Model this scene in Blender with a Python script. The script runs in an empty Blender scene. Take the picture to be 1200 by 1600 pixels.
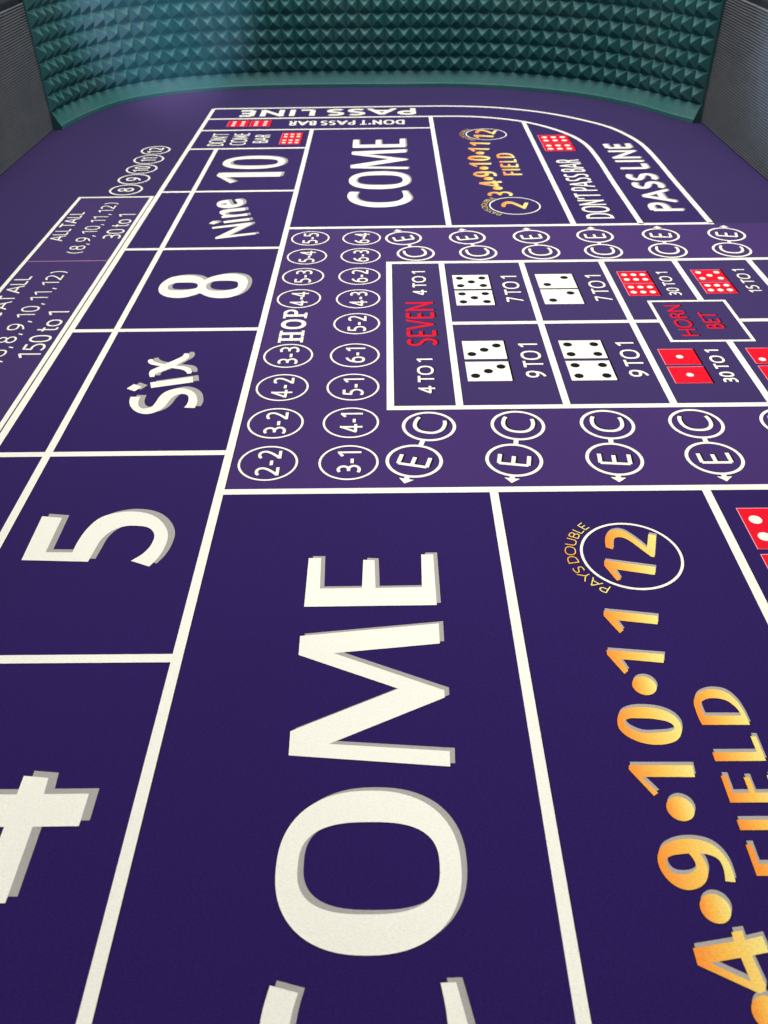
import bpy, math, random
from mathutils import Vector, Matrix
from mathutils.geometry import tessellate_polygon

random.seed(7)
S = 0.001                                   # the layout is drawn in millimetres
scene = bpy.context.scene
col = scene.collection

# ---------------------------------------------------------------- camera
cd = bpy.data.cameras.new('camera')
cam = bpy.data.objects.new('camera', cd)
col.objects.link(cam)
scene.camera = cam
cd.sensor_fit = 'VERTICAL'
cd.sensor_height = 24.0
cd.sensor_width = 18.0
cd.lens = 1309.04 / 1600 * 24
cd.clip_start = 0.02
cd.clip_end = 50
R_ = Vector((0.999924610, 0.000569502, -0.012265842))
U_ = Vector((0.009241540, 0.622835540, 0.782298210))
F_ = Vector((-0.008085120, 0.782352580, -0.622783320))
cam.matrix_world = Matrix(((R_.x, U_.x, -F_.x, 0), (R_.y, U_.y, -F_.y, 0), (R_.z, U_.z, -F_.z, 0.4), (0, 0, 0, 1)))
cd.dof.use_dof = True
cd.dof.focus_distance = 0.66
cd.dof.aperture_fstop = 12

# ---------------------------------------------------------------- light of the room
world = bpy.data.worlds.new('World')
scene.world = world
world.use_nodes = True
bg = world.node_tree.nodes['Background']
bg.inputs[0].default_value = (0.93, 0.96, 1.0, 1)
bg.inputs[1].default_value = 0.25

def lamp(name, kind, loc, target, power, colour, **kw):
    d = bpy.data.lights.new(name, kind)
    d.energy = power
    d.color = colour
    for k, v in kw.items():
        setattr(d, k, v)
    o = bpy.data.objects.new(name, d)
    col.objects.link(o)
    o.location = loc
    o.rotation_euler = (Vector(target) - Vector(loc)).to_track_quat('-Z', 'Y').to_euler()
    return o

lamp('ceiling_light', 'AREA', (0.14, 0.72, 1.7), (0.20, 0.70, 0), 8.2, (1.0, 0.965, 0.90), shape='RECTANGLE', size=1.3, size_y=0.9, spread=math.radians(85))
lamp('end_wall_fill', 'AREA', (-0.02, 1.78, 1.15), (-0.02, 1.88, 0.05), 16, (1.0, 0.97, 0.92), shape='RECTANGLE', size=1.5, size_y=0.35)  # added lamp above the end wall, brightens stud tops and foot strip
lamp('window_light', 'SPOT', (0.45, -1.5, 0.50), (-0.44, 1.90, 0.16), 430, (0.86, 0.68, 1.0),
     spot_size=math.radians(6.8), spot_blend=0.7, shadow_soft_size=0.02, use_square=True)
lamp('right_wall_fill', 'SPOT', (-0.9, 0.35, 0.32), (0.57, 1.27, 0.19), 190, (0.58, 0.78, 1.0),
     spot_size=math.radians(12), spot_blend=0.9, shadow_soft_size=0.05)  # added spot from the left, put in to brighten the right side wall
scene.view_settings.view_transform = 'Standard'
scene.view_settings.look = 'None'
scene.view_settings.exposure = 0
scene.view_settings.gamma = 1

# ---------------------------------------------------------------- materials
def material(name):
    m = bpy.data.materials.new(name)
    m.use_nodes = True
    nt = m.node_tree
    return m, nt, nt.nodes['Principled BSDF']

def weave(nt, b, colour_socket, amount=0.10, bump=0.3):
    """fine thread grain of the printed cloth: a little tone variation and relief"""
    N, L = nt.nodes, nt.links
    tc = N.new('ShaderNodeTexCoord')
    mp = N.new('ShaderNodeMapping'); mp.inputs['Scale'].default_value = (1400, 1700, 1400)
    L.new(tc.outputs['Object'], mp.inputs['Vector'])
    n1 = N.new('ShaderNodeTexNoise'); n1.inputs['Scale'].default_value = 1.0; n1.inputs['Detail'].default_value = 2
    L.new(mp.outputs[0], n1.inputs['Vector'])
    mp2 = N.new('ShaderNodeMapping'); mp2.inputs['Scale'].default_value = (600, 1250, 600)
    L.new(tc.outputs['Object'], mp2.inputs['Vector'])
    n2 = N.new('ShaderNodeTexNoise'); n2.inputs['Scale'].default_value = 1.0; n2.inputs['Detail'].default_value = 1
    L.new(mp2.outputs[0], n2.inputs['Vector'])
    n3 = N.new('ShaderNodeTexNoise'); n3.inputs['Scale'].default_value = 3.2; n3.inputs['Detail'].default_value = 3
    L.new(tc.outputs['Object'], n3.inputs['Vector'])
    ad = N.new('ShaderNodeMath'); ad.operation = 'ADD'
    L.new(n1.outputs['Fac'], ad.inputs[0]); L.new(n2.outputs['Fac'], ad.inputs[1])
    mr = N.new('ShaderNodeMapRange')
    mr.inputs['From Min'].default_value = 0.6; mr.inputs['From Max'].default_value = 1.4
    mr.inputs['To Min'].default_value = 1 - amount; mr.inputs['To Max'].default_value = 1 + amount
    L.new(ad.outputs[0], mr.inputs['Value'])
    mr3 = N.new('ShaderNodeMapRange')
    mr3.inputs['From Min'].default_value = 0.3; mr3.inputs['From Max'].default_value = 0.7
    mr3.inputs['To Min'].default_value = 0.93; mr3.inputs['To Max'].default_value = 1.07
    L.new(n3.outputs['Fac'], mr3.inputs['Value'])
    mu = N.new('ShaderNodeMath'); mu.operation = 'MULTIPLY'
    L.new(mr.outputs[0], mu.inputs[0]); L.new(mr3.outputs[0], mu.inputs[1])
    vm = N.new('ShaderNodeVectorMath'); vm.operation = 'SCALE'
    L.new(colour_socket, vm.inputs[0]); L.new(mu.outputs[0], vm.inputs['Scale'])
    L.new(vm.outputs[0], b.inputs['Base Color'])
    bp = N.new('ShaderNodeBump'); bp.inputs['Strength'].default_value = bump; bp.inputs['Distance'].default_value = 0.0003
    L.new(ad.outputs[0], bp.inputs['Height'])
    L.new(bp.outputs[0], b.inputs['Normal'])

def cloth(name, rgb, rough=0.85, sheen=0.0, tint=(1, 1, 1), amount=0.10):
    m, nt, b = material(name)
    c = nt.nodes.new('ShaderNodeRGB'); c.outputs[0].default_value = (*rgb, 1)
    weave(nt, b, c.outputs[0], amount)
    b.inputs['Roughness'].default_value = rough
    b.inputs['Specular IOR Level'].default_value = 0.10
    b.inputs['Sheen Weight'].default_value = sheen
    b.inputs['Sheen Roughness'].default_value = 0.42
    b.inputs['Sheen Tint'].default_value = (*tint, 1)
    return m

TINT = (0.72, 0.56, 1.0)
M_BLUE = cloth('purple_blue_cloth', (0.0192, 0.0068, 0.088), sheen=0.36, tint=TINT, amount=0.36)
M_BAND = cloth('violet_print', (0.045, 0.0200, 0.122), sheen=0.36, tint=TINT, amount=0.30)
M_PROP = cloth('indigo_print', (0.035, 0.0200, 0.102), sheen=0.36, tint=TINT, amount=0.30)
M_OUTER = cloth('outer_violet_blue_cloth', (0.023, 0.0125, 0.083), sheen=0.36, tint=TINT, amount=0.30)
M_BONUS = cloth('soft_violet_print', (0.040, 0.0205, 0.112), sheen=0.36, tint=TINT, amount=0.30)
M_WHITE = cloth('cream_white_print', (0.845, 0.832, 0.745), amount=0.075)
M_GREY = cloth('warm_grey_print', (0.375, 0.350, 0.335), amount=0.12)
M_EDGE = cloth('dark_edge_print', (0.012, 0.008, 0.030), amount=0.1)
M_BLACK = cloth('black_print', (0.007, 0.006, 0.012), amount=0.1)
M_RED = cloth('red_print', (0.74, 0.005, 0.022), amount=0.06)
M_PINK = cloth('pale_pink_print', (0.78, 0.30, 0.36), amount=0.06)
M_ROSE = cloth('faded_rose_print', (0.34, 0.17, 0.30), amount=0.06)
M_GOLD, nt_, b_ = material('gold_fade_print')
at_ = nt_.nodes.new('ShaderNodeAttribute'); at_.attribute_name = 'fade'
cr_ = nt_.nodes.new('ShaderNodeValToRGB')
cr_.color_ramp.elements[0].color = (0.88, 0.28, 0.038, 1); cr_.color_ramp.elements[0].position = 0.05
cr_.color_ramp.elements[1].color = (0.86, 0.71, 0.21, 1); cr_.color_ramp.elements[1].position = 0.95
e_ = cr_.color_ramp.elements.new(0.5); e_.color = (0.88, 0.50, 0.085, 1)
nt_.links.new(at_.outputs['Fac'], cr_.inputs[0])
weave(nt_, b_, cr_.outputs[0], 0.12)
b_.inputs['Roughness'].default_value = 0.85
b_.inputs['Specular IOR Level'].default_value = 0.2

def rubber(name, rgb, rough, grain, var=0.12, spec=0.5, dust=0.16, bump=0.25):
    m, nt, b = material(name)
    N, L = nt.nodes, nt.links
    tc = N.new('ShaderNodeTexCoord')
    ns = N.new('ShaderNodeTexNoise'); ns.inputs['Scale'].default_value = grain; ns.inputs['Detail'].default_value = 4
    L.new(tc.outputs['Object'], ns.inputs['Vector'])
    mr = N.new('ShaderNodeMapRange')
    mr.inputs['From Min'].default_value = 0.3; mr.inputs['From Max'].default_value = 0.7
    mr.inputs['To Min'].default_value = 1 - var; mr.inputs['To Max'].default_value = 1 + var
    L.new(ns.outputs['Fac'], mr.inputs['Value'])
    c = N.new('ShaderNodeRGB'); c.outputs[0].default_value = (*rgb, 1)
    vm = N.new('ShaderNodeVectorMath'); vm.operation = 'SCALE'
    L.new(c.outputs[0], vm.inputs[0]); L.new(mr.outputs[0], vm.inputs['Scale'])
    # pale dust and scuffs in soft uneven patches
    wg = N.new('ShaderNodeNewGeometry')
    nd = N.new('ShaderNodeTexNoise'); nd.inputs['Scale'].default_value = 9; nd.inputs['Detail'].default_value = 6; nd.inputs['Roughness'].default_value = 0.7
    L.new(wg.outputs['Position'], nd.inputs['Vector'])
    md = N.new('ShaderNodeMapRange')
    md.inputs['From Min'].default_value = 0.45; md.inputs['From Max'].default_value = 0.75
    md.inputs['To Min'].default_value = 0.0; md.inputs['To Max'].default_value = dust
    L.new(nd.outputs['Fac'], md.inputs['Value'])
    mx = N.new('ShaderNodeMix'); mx.data_type = 'RGBA'
    L.new(md.outputs[0], mx.inputs['Factor']); L.new(vm.outputs[0], mx.inputs[6]); mx.inputs[7].default_value = (0.22, 0.24, 0.24, 1)
    L.new(mx.outputs[2], b.inputs['Base Color'])
    b.inputs['Roughness'].default_value = rough
    b.inputs['Specular IOR Level'].default_value = spec
    bp = N.new('ShaderNodeBump'); bp.inputs['Strength'].default_value = bump; bp.inputs['Distance'].default_value = 0.0008
    L.new(ns.outputs['Fac'], bp.inputs['Height']); L.new(bp.outputs[0], b.inputs['Normal'])
    return m

M_RUBBER = rubber('teal_rubber', (0.022, 0.140, 0.138), 0.60, 260, spec=0.4)
M_RIB = rubber('charcoal_ribbed_rubber', (0.115, 0.122, 0.138), 0.38, 60, 0.15, bump=0.0)
M_RAIL = rubber('black_padded_rail', (0.018, 0.020, 0.027), 0.45, 90)

# ---------------------------------------------------------------- objects
def link(o, parent=None, label=None):
    col.objects.link(o)
    if parent is not None:
        o.parent = parent
    if label:
        o['label'] = label
    return o

table = link(bpy.data.objects.new('craps_table', None))
table['label'] = 'craps table with printed purple cloth, teal pyramid rubber end wall and ribbed dark side walls'
table['category'] = 'craps table'

def mesh_object(name, verts, faces, mats, parent, idx=None, label=None, smooth=False):
    me = bpy.data.meshes.new(name)
    me.from_pydata([tuple(c * S for c in v) for v in verts], [], faces)
    for m in mats:
        me.materials.append(m)
    if idx:
        me.polygons.foreach_set('material_index', idx)
    if smooth:
        me.polygons.foreach_set('use_smooth', [True] * len(me.polygons))
    me.update()
    return link(bpy.data.objects.new(name, me), parent, label)

# the cloth itself: one sheet on a thin slab, a very slight sag keeps it from being a perfect plane
cv, cf = [], []
X0, X1, Y0, Y1 = -625, 600, -250, 1975
cv = [(X0, Y0, 0), (X1, Y0, 0), (X1, Y1, 0), (X0, Y1, 0), (X0, Y0, -18), (X1, Y0, -18), (X1, Y1, -18), (X0, Y1, -18)]
cf = [(0, 1, 2, 3), (0, 4, 5, 1), (1, 5, 6, 2), (2, 6, 7, 3), (3, 7, 4, 0), (4, 7, 6, 5)]
layout = mesh_object('layout_cloth', cv, cf, [M_OUTER], table, label='blue purple printed cloth with white boxes, numbers and bets')

# ---------------------------------------------------------------- flat print on the cloth
Z_FILL, Z_SHADE, Z_INK = 0.06, 0.14, 0.22
ORDER = {}
class Print:
    """one printed mark: polygons in layout millimetres, each with its own ink, laid a hair above the cloth"""
    def __init__(self, name, label=None):
        self.name, self.label = name, label
        self.v, self.f, self.i, self.m, self.fade = [], [], [], [], []
        self.step = 0
    def ink(self, mat):
        if mat not in self.m:
            self.m.append(mat)
        return self.m.index(mat)
    def poly(self, loops, mat, z, fade=None):
        base = len(self.v)
        flat = [p for l in loops for p in l]
        for x, y in flat:
            self.v.append((x, y, z))
            self.fade.append(0.5 if fade is None else (x - fade[0]) / (fade[1] - fade[0]))
        k = self.ink(mat)
        if len(loops) == 1 and len(loops[0]) <= 4:
            tris = [tuple(range(len(loops[0])))]
        else:
            tris = tessellate_polygon([[Vector((x, y, 0)) for x, y in l] for l in loops])
        for t in tris:
            p = [flat[j] for j in t]
            a = sum(p[j][0] * p[(j + 1) % len(p)][1] - p[(j + 1) % len(p)][0] * p[j][1] for j in range(len(p)))
            if abs(a) < 1e-7:
                continue
            t = tuple(base + j for j in (t if a > 0 else reversed(t)))
            self.f.append(t); self.i.append(k)
    def ribbon(self, pts, w, mat, z, closed=False, fade=None, clip=None):
        """a pen stroke of width w along pts; clip = (map back, lo, hi) is handled by the text builder"""
        self.step += 1
        z = z + 0.004 * (self.step % 12)
        for q in ribbon_quads(pts, w, closed):
            if clip:
                q = clip(q)
                if len(q) < 3:
                    continue
            self.poly([q] if len(q) <= 4 else [q], mat, z, fade)
    def build(self):
        if not self.f:
            return None
        me = bpy.data.meshes.new(self.name)
        me.from_pydata([(x * S, y * S, z * S) for x, y, z in self.v], [], self.f)
        for m in self.m:
            me.materials.append(m)
        me.polygons.foreach_set('material_index', self.i)
        if M_GOLD in self.m:
            a = me.attributes.new('fade', 'FLOAT', 'POINT')
            a.data.foreach_set('value', self.fade)
        me.update()
        return link(bpy.data.objects.new(self.name, me), layout, self.label)

def ribbon_quads(pts, w, closed=False):
    P = [Vector(p) for p in pts]
    Q = [P[0]]
    for p in P[1:]:
        if (p - Q[-1]).length > 1e-6:
            Q.append(p)
    P = Q
    if closed and (P[0] - P[-1]).length < 1e-6:
        P.pop()
    n = len(P)
    if n < 2:
        return []
    h = w / 2
    Ls, Rs = [], []
    for i in range(n):
        a = P[i - 1] if (i > 0 or closed) else None
        b = P[(i + 1) % n] if (i < n - 1 or closed) else None
        if a is None:
            d = (b - P[i]).normalized(); m = Vector((-d.y, d.x)) * h
        elif b is None:
            d = (P[i] - a).normalized(); m = Vector((-d.y, d.x)) * h
        else:
            d1 = (P[i] - a).normalized(); d2 = (b - P[i]).normalized()
            n1 = Vector((-d1.y, d1.x)); n2 = Vector((-d2.y, d2.x))
            s = n1 + n2
            if s.length < 0.35:
                m = n1 * h
            else:
                s.normalize()
                m = s * min(h / max(s.dot(n1), 0.3), h * 2.6)
        Ls.append(P[i] + m); Rs.append(P[i] - m)
    out = []
    for i in range(n if closed else n - 1):
        j = (i + 1) % n
        out.append([tuple(Rs[i]), tuple(Rs[j]), tuple(Ls[j]), tuple(Ls[i])])
    return out

def smooth_loop(pts, sub=5):
    """closed outline; points flagged 1 are passed through smoothly (Catmull-Rom), flagged 0 are corners"""
    n = len(pts)
    out = []
    for i in range(n):
        p0, p1, p2, p3 = pts[i - 1], pts[i], pts[(i + 1) % n], pts[(i + 2) % n]
        out.append((p1[0], p1[1]))
        if not (p1[2] or p2[2]):
            continue
        a = Vector(p0[:2]); b = Vector(p1[:2]); c = Vector(p2[:2]); d = Vector(p3[:2])
        L = (c - b).length
        if p1[2]:
            t1 = (c - b) / max(L, 1e-6) * 1.0 + (b - a) / max((b - a).length, 1e-6) * 1.0
            t1 = t1.normalized() * L if t1.length > 1e-6 else (c - b)
        else:
            t1 = None
        if p2[2]:
            t2 = (d - c) / max((d - c).length, 1e-6) + (c - b) / max(L, 1e-6)
            t2 = t2.normalized() * L if t2.length > 1e-6 else (c - b)
        else:
            t2 = None
        if t1 is None:
            t1 = (c - b) * 1.5 - t2 * 0.5
        if t2 is None:
            t2 = (c - b) * 1.5 - t1 * 0.5
        for k in range(1, sub):
            t = k / sub
            h00 = 2 * t ** 3 - 3 * t ** 2 + 1; h10 = t ** 3 - 2 * t ** 2 + t
            h01 = -2 * t ** 3 + 3 * t ** 2; h11 = t ** 3 - t ** 2
            q = b * h00 + t1 * h10 + c * h01 + t2 * h11
            out.append((q.x, q.y))
    return out

def box(x0, y0, x1, y1):
    return [(x0, y0), (x1, y0), (x1, y1), (x0, y1)]

def arc(cx, cy, rx, ry, a0, a1, n=16):
    return [(cx + rx * math.cos(math.radians(a0 + (a1 - a0) * k / n)), cy + ry * math.sin(math.radians(a0 + (a1 - a0) * k / n))) for k in range(n + 1)]

def sarc(cx, cy, rx, ry, a0, a1, n=18, e=0.86):
    """arc of a slightly squared ellipse"""
    o = []
    for k in range(n + 1):
        a = math.radians(a0 + (a1 - a0) * k / n)
        c, s = math.cos(a), math.sin(a)
        o.append((cx + rx * math.copysign(abs(c) ** e, c), cy + ry * math.copysign(abs(s) ** e, s)))
    return o

def bez(p0, p1, p2, n=10):
    return [((1 - t) ** 2 * p0[0] + 2 * t * (1 - t) * p1[0] + t * t * p2[0], (1 - t) ** 2 * p0[1] + 2 * t * (1 - t) * p1[1] + t * t * p2[1]) for t in [k / n for k in range(n + 1)]]

# pen lettering: centre lines in a box gw wide and 1 high; (gw, left bearing, right bearing, strokes, clipped to the line?)
def rot(pts, w):
    return [(w - x, 1 - y) for x, y in pts]
six = [sarc(.24, .30, .24, .30, 0, 360, 26), bez((.44, .99), (.02, .86), (.003, .32), 10)]
G = {
 'A': (.74, .01, .01, [[(-.05, -.135), (.37, 1.0)], [(.37, 1.0), (.79, -.135)], [(.13, .30), (.61, .30)]], True),
 'B': (.42, .09, .05, [[(0, 0), (0, 1)], [(0, 1)] + sarc(.17, .765, .21, .235, 90, -90, 10) + [(0, .53)], [(0, .53)] + sarc(.18, .265, .25, .265, 90, -90, 10) + [(0, 0)]], False),
 'C': (.56, .05, .03, [sarc(.38, .5, .38, .5, 58, 302, 24)], False),
 'D': (.56, .09, .05, [[(0, 0), (0, 1), (.12, 1)] + sarc(.14, .5, .43, .5, 90, -90, 18) + [(.12, 0), (0, 0)]], False),
 'E': (.38, .09, .04, [[(0, 0), (0, 1)], [(-.0, 1), (.38, 1)], [(0, .52), (.34, .52)], [(0, 0), (.40, 0)]], False),
 'F': (.36, .09, .03, [[(0, -.1), (0, 1)], [(0, 1), (.38, 1)], [(0, .50), (.34, .50)]], True),
 'G': (.58, .05, .08, [sarc(.40, .5, .40, .5, 58, 300, 24), [(.56, -.0), (.56, .46), (.36, .46)]], False),
 'H': (.58, .09, .09, [[(0, -.1), (0, 1.1)], [(.58, -.1), (.58, 1.1)], [(0, .52), (.58, .52)]], True),
 'I': (.0, .09, .09, [[(0, -.1), (0, 1.1)]], True),
 'L': (.36, .09, .02, [[(0, 1.1), (0, 0)], [(0, 0), (.38, 0)]], True),
 'M': (.80, .07, .07, [[(0, -.1), (.05, 1.1)], [(.02, 1.1), (.41, .08)], [(.39, .08), (.78, 1.1)], [(.75, 1.1), (.80, -.1)]], True),
 'N': (.58, .09, .09, [[(0, -.1), (0, 1.1)], [(-.05, 1.09), (.63, -.09)], [(.58, -.1), (.58, 1.1)]], True),
 'O': (.76, .05, .05, [sarc(.38, .5, .38, .52, 0, 360, 34)], False),
 'P': (.42, .09, .03, [[(0, -.1), (0, 1)], [(0, 1)] + sarc(.18, .73, .24, .27, 90, -90, 12) + [(0, .46)]], True),
 'R': (.44, .09, .03, [[(0, -.1), (0, 1)], [(0, 1)] + sarc(.18, .745, .22, .255, 90, -90, 12) + [(0, .49)], [(.20, .49), (.32, .36), (.46, -.12)]], True),
 'S': (.42, .04, .04, [sarc(.235, .75, .215, .26, 38, 180, 10) + bez((.02, .74), (.03, .60), (.21, .51), 6) + bez((.21, .51), (.42, .41), (.42, .26), 6) + sarc(.20, .255, .22, .265, 0, -142, 10)], False),
 'T': (.54, .01, .01, [[(-.03, 1), (.57, 1)], [(.27, 1), (.27, -.1)]], True),
 'U': (.56, .08, .08, [[(0, 1.1)] + sarc(.28, .34, .28, .35, 180, 360, 14) + [(.56, 1.1)]], True),
 'V': (.62, .01, .01, [[(-.05, 1.13), (.31, 0)], [(.31, 0), (.67, 1.13)]], True),
 'Y': (.60, .01, .01, [[(-.05, 1.1), (.30, .42)], [(.30, .44), (.65, 1.1)], [(.30, .46), (.30, -.1)]], True),
 '0': (.46, .05, .05, [sarc(.23, .5, .23, .51, 0, 360, 30)], False),
 '1': (.24, .07, .16, [[(-.02, .83), (.24, 1.02)], [(.24, 1.1), (.24, -.1)]], True),
 '2': (.46, .04, .04, [sarc(.21, .735, .22, .27, 150, -18, 14) + bez((.42, .66), (.36, .40), (.0, .0), 8)[1:], [(-.03, 0), (.48, 0)]], False),
 '3': (.42, .04, .05, [sarc(.18, .755, .21, .25, 135, -90, 14, 1.0) , sarc(.165, .255, .255, .26, 90, -130, 16, 1.0), [(.08, .508), (.19, .508)]], False),
 '4': (.56, .02, .03, [[(.36, 1.1), (.36, -.1)], [(.40, 1.1), (-.06, .22)], [(-.03, .27), (.58, .27)]], True),
 '5': (.42, .05, .05, [[(.06, 1), (.42, 1)], [(.075, 1.03), (.035, .56)], [(.035, .60)] + sarc(.15, .305, .27, .31, 95, -132, 18, 1.0)], False),
 '6': (.48, .05, .05, six, False),
 '7': (.46, .03, .01, [[(0, 1), (.48, 1)], [(.47, 1.04), (.13, -.1)]], True),
 '8': (.46, .05, .05, [sarc(.23, .765, .195, .235, 0, 360, 24, 1.0), sarc(.23, .265, .23, .265, 0, 360, 26, 1.0)], False),
 '9': (.48, .05, .05, [rot(s, .48) for s in six], False),
 '-': (.22, .04, .04, [[(-.04, .36), (.26, .36)]], False),
 ',': (.06, .06, .24, [[(.08, .07), (.0, -.20)]], False),
 "'": (.03, .03, .05, [[(.04, 1.02), (.0, .72)]], False),
 '(': (.16, .07, .17, [sarc(.42, .44, .42, .72, 128, 232, 12, 1.0)], False),
 ')': (.16, .17, .07, [sarc(-.26, .44, .42, .72, 52, -52, 12, 1.0)], False),
 't': (.22, .02, .02, [[(.07, 1.0)] + sarc(.19, .13, .12, .14, 180, 290, 8), [(-.06, .68), (.24, .68)]], False),
 'o': (.46, .05, .05, [sarc(.23, .34, .23, .35, 0, 360, 24)], False),
}

def lay_text(pr, text, length, cap, w, place, inks, spaces=.24, fade=None, tight=0.0):
    """place(a, b) maps millimetres along the line and above it to the layout; inks = [(material, z, extra width, shift a, shift b)]"""
    gs, tot_g, tot_h = [], 0.0, 0.0
    for ch in text:
        if ch == ' ':
            gs.append(None); tot_g += spaces
            continue
        g = G[ch]; gs.append(g)
        tot_g += g[0] + g[1] + g[2] - tight; tot_h += w
    first = G[text[0]]; last = G[text[-1]]
    tot_g -= first[1] + last[2]
    sx = (length - tot_h) / tot_g
    sy = cap - w
    a = -first[1] * sx
    for g in gs:
        if g is None:
            a += spaces * sx
            continue
        gw, lb, rb, strokes, clip_it = g
        x0 = a + lb * sx + w / 2
        a += (gw + lb + rb - tight) * sx + w
        for mat, z, extra, da, db in inks:
            for st in strokes:
                pts = [(x0 + p[0] * sx + da, w / 2 + p[1] * sy + db) for p in st]
                closed = len(pts) > 8 and math.hypot(pts[0][0] - pts[-1][0], pts[0][1] - pts[-1][1]) < 1e-3
                pr.step += 1
                zz = z + 0.004 * (pr.step % 12)
                for q in ribbon_quads(pts, w + extra, closed):
                    if clip_it:
                        q = clip_band(q, -extra / 2 + db, cap + extra / 2 + db)
                    if len(q) >= 3:
                        pr.poly([[place(*p) for p in q]], mat, zz, fade)

def clip_band(q, lo, hi):
    for lim, sgn in ((lo, 1), (hi, -1)):
        out = []
        for i in range(len(q)):
            p, r = q[i], q[(i + 1) % len(q)]
            dp, dr = sgn * (p[1] - lim), sgn * (r[1] - lim)
            if dp >= 0:
                out.append(p)
            if (dp >= 0) != (dr >= 0):
                t = dp / (dp - dr)
                out.append((p[0] + (r[0] - p[0]) * t, p[1] + (r[1] - p[1]) * t))
        q = out
        if len(q) < 3:
            return []
    return q

def up_text(name, text, xb, xc, y0, y1, w, mat=None, label=None, shade='thin', **kw):
    """lettering that runs away from the viewer (along +Y) with its tops towards -X"""
    pr = Print(name, label)
    cap = xb - xc
    mat = mat or M_WHITE
    inks = inks_for(mat, shade)
    fade = (xc, xb) if mat is M_GOLD else None
    lay_text(pr, text, y1 - y0, cap, w, lambda a, b: (xb - b, y0 + a), inks, fade=fade, **kw)
    return pr.build()

def inks_for(mat, shade):
    if shade == 'thin':
        return [(M_EDGE, Z_SHADE, 0.9, 0.0, -0.25), (mat, Z_INK, 0, 0, 0)]
    if shade == 'black':
        return [(M_BLACK, Z_SHADE, 0.3, 0.7, -1.9), (mat, Z_INK, 0, 0, 0)]
    if shade == 'soft':
        return [(M_BLACK, Z_SHADE, 0.35, 0.4, -0.95), (mat, Z_INK, 0, 0, 0)]
    if shade == 'grey':
        return [(M_EDGE, Z_SHADE - .03, 0.8, 0, 0), (M_GREY, Z_SHADE, 0, 2.2, -3.2), (mat, Z_INK, 0, 0, 0)]
    return [(mat, Z_INK, 0, 0, 0)]

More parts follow.
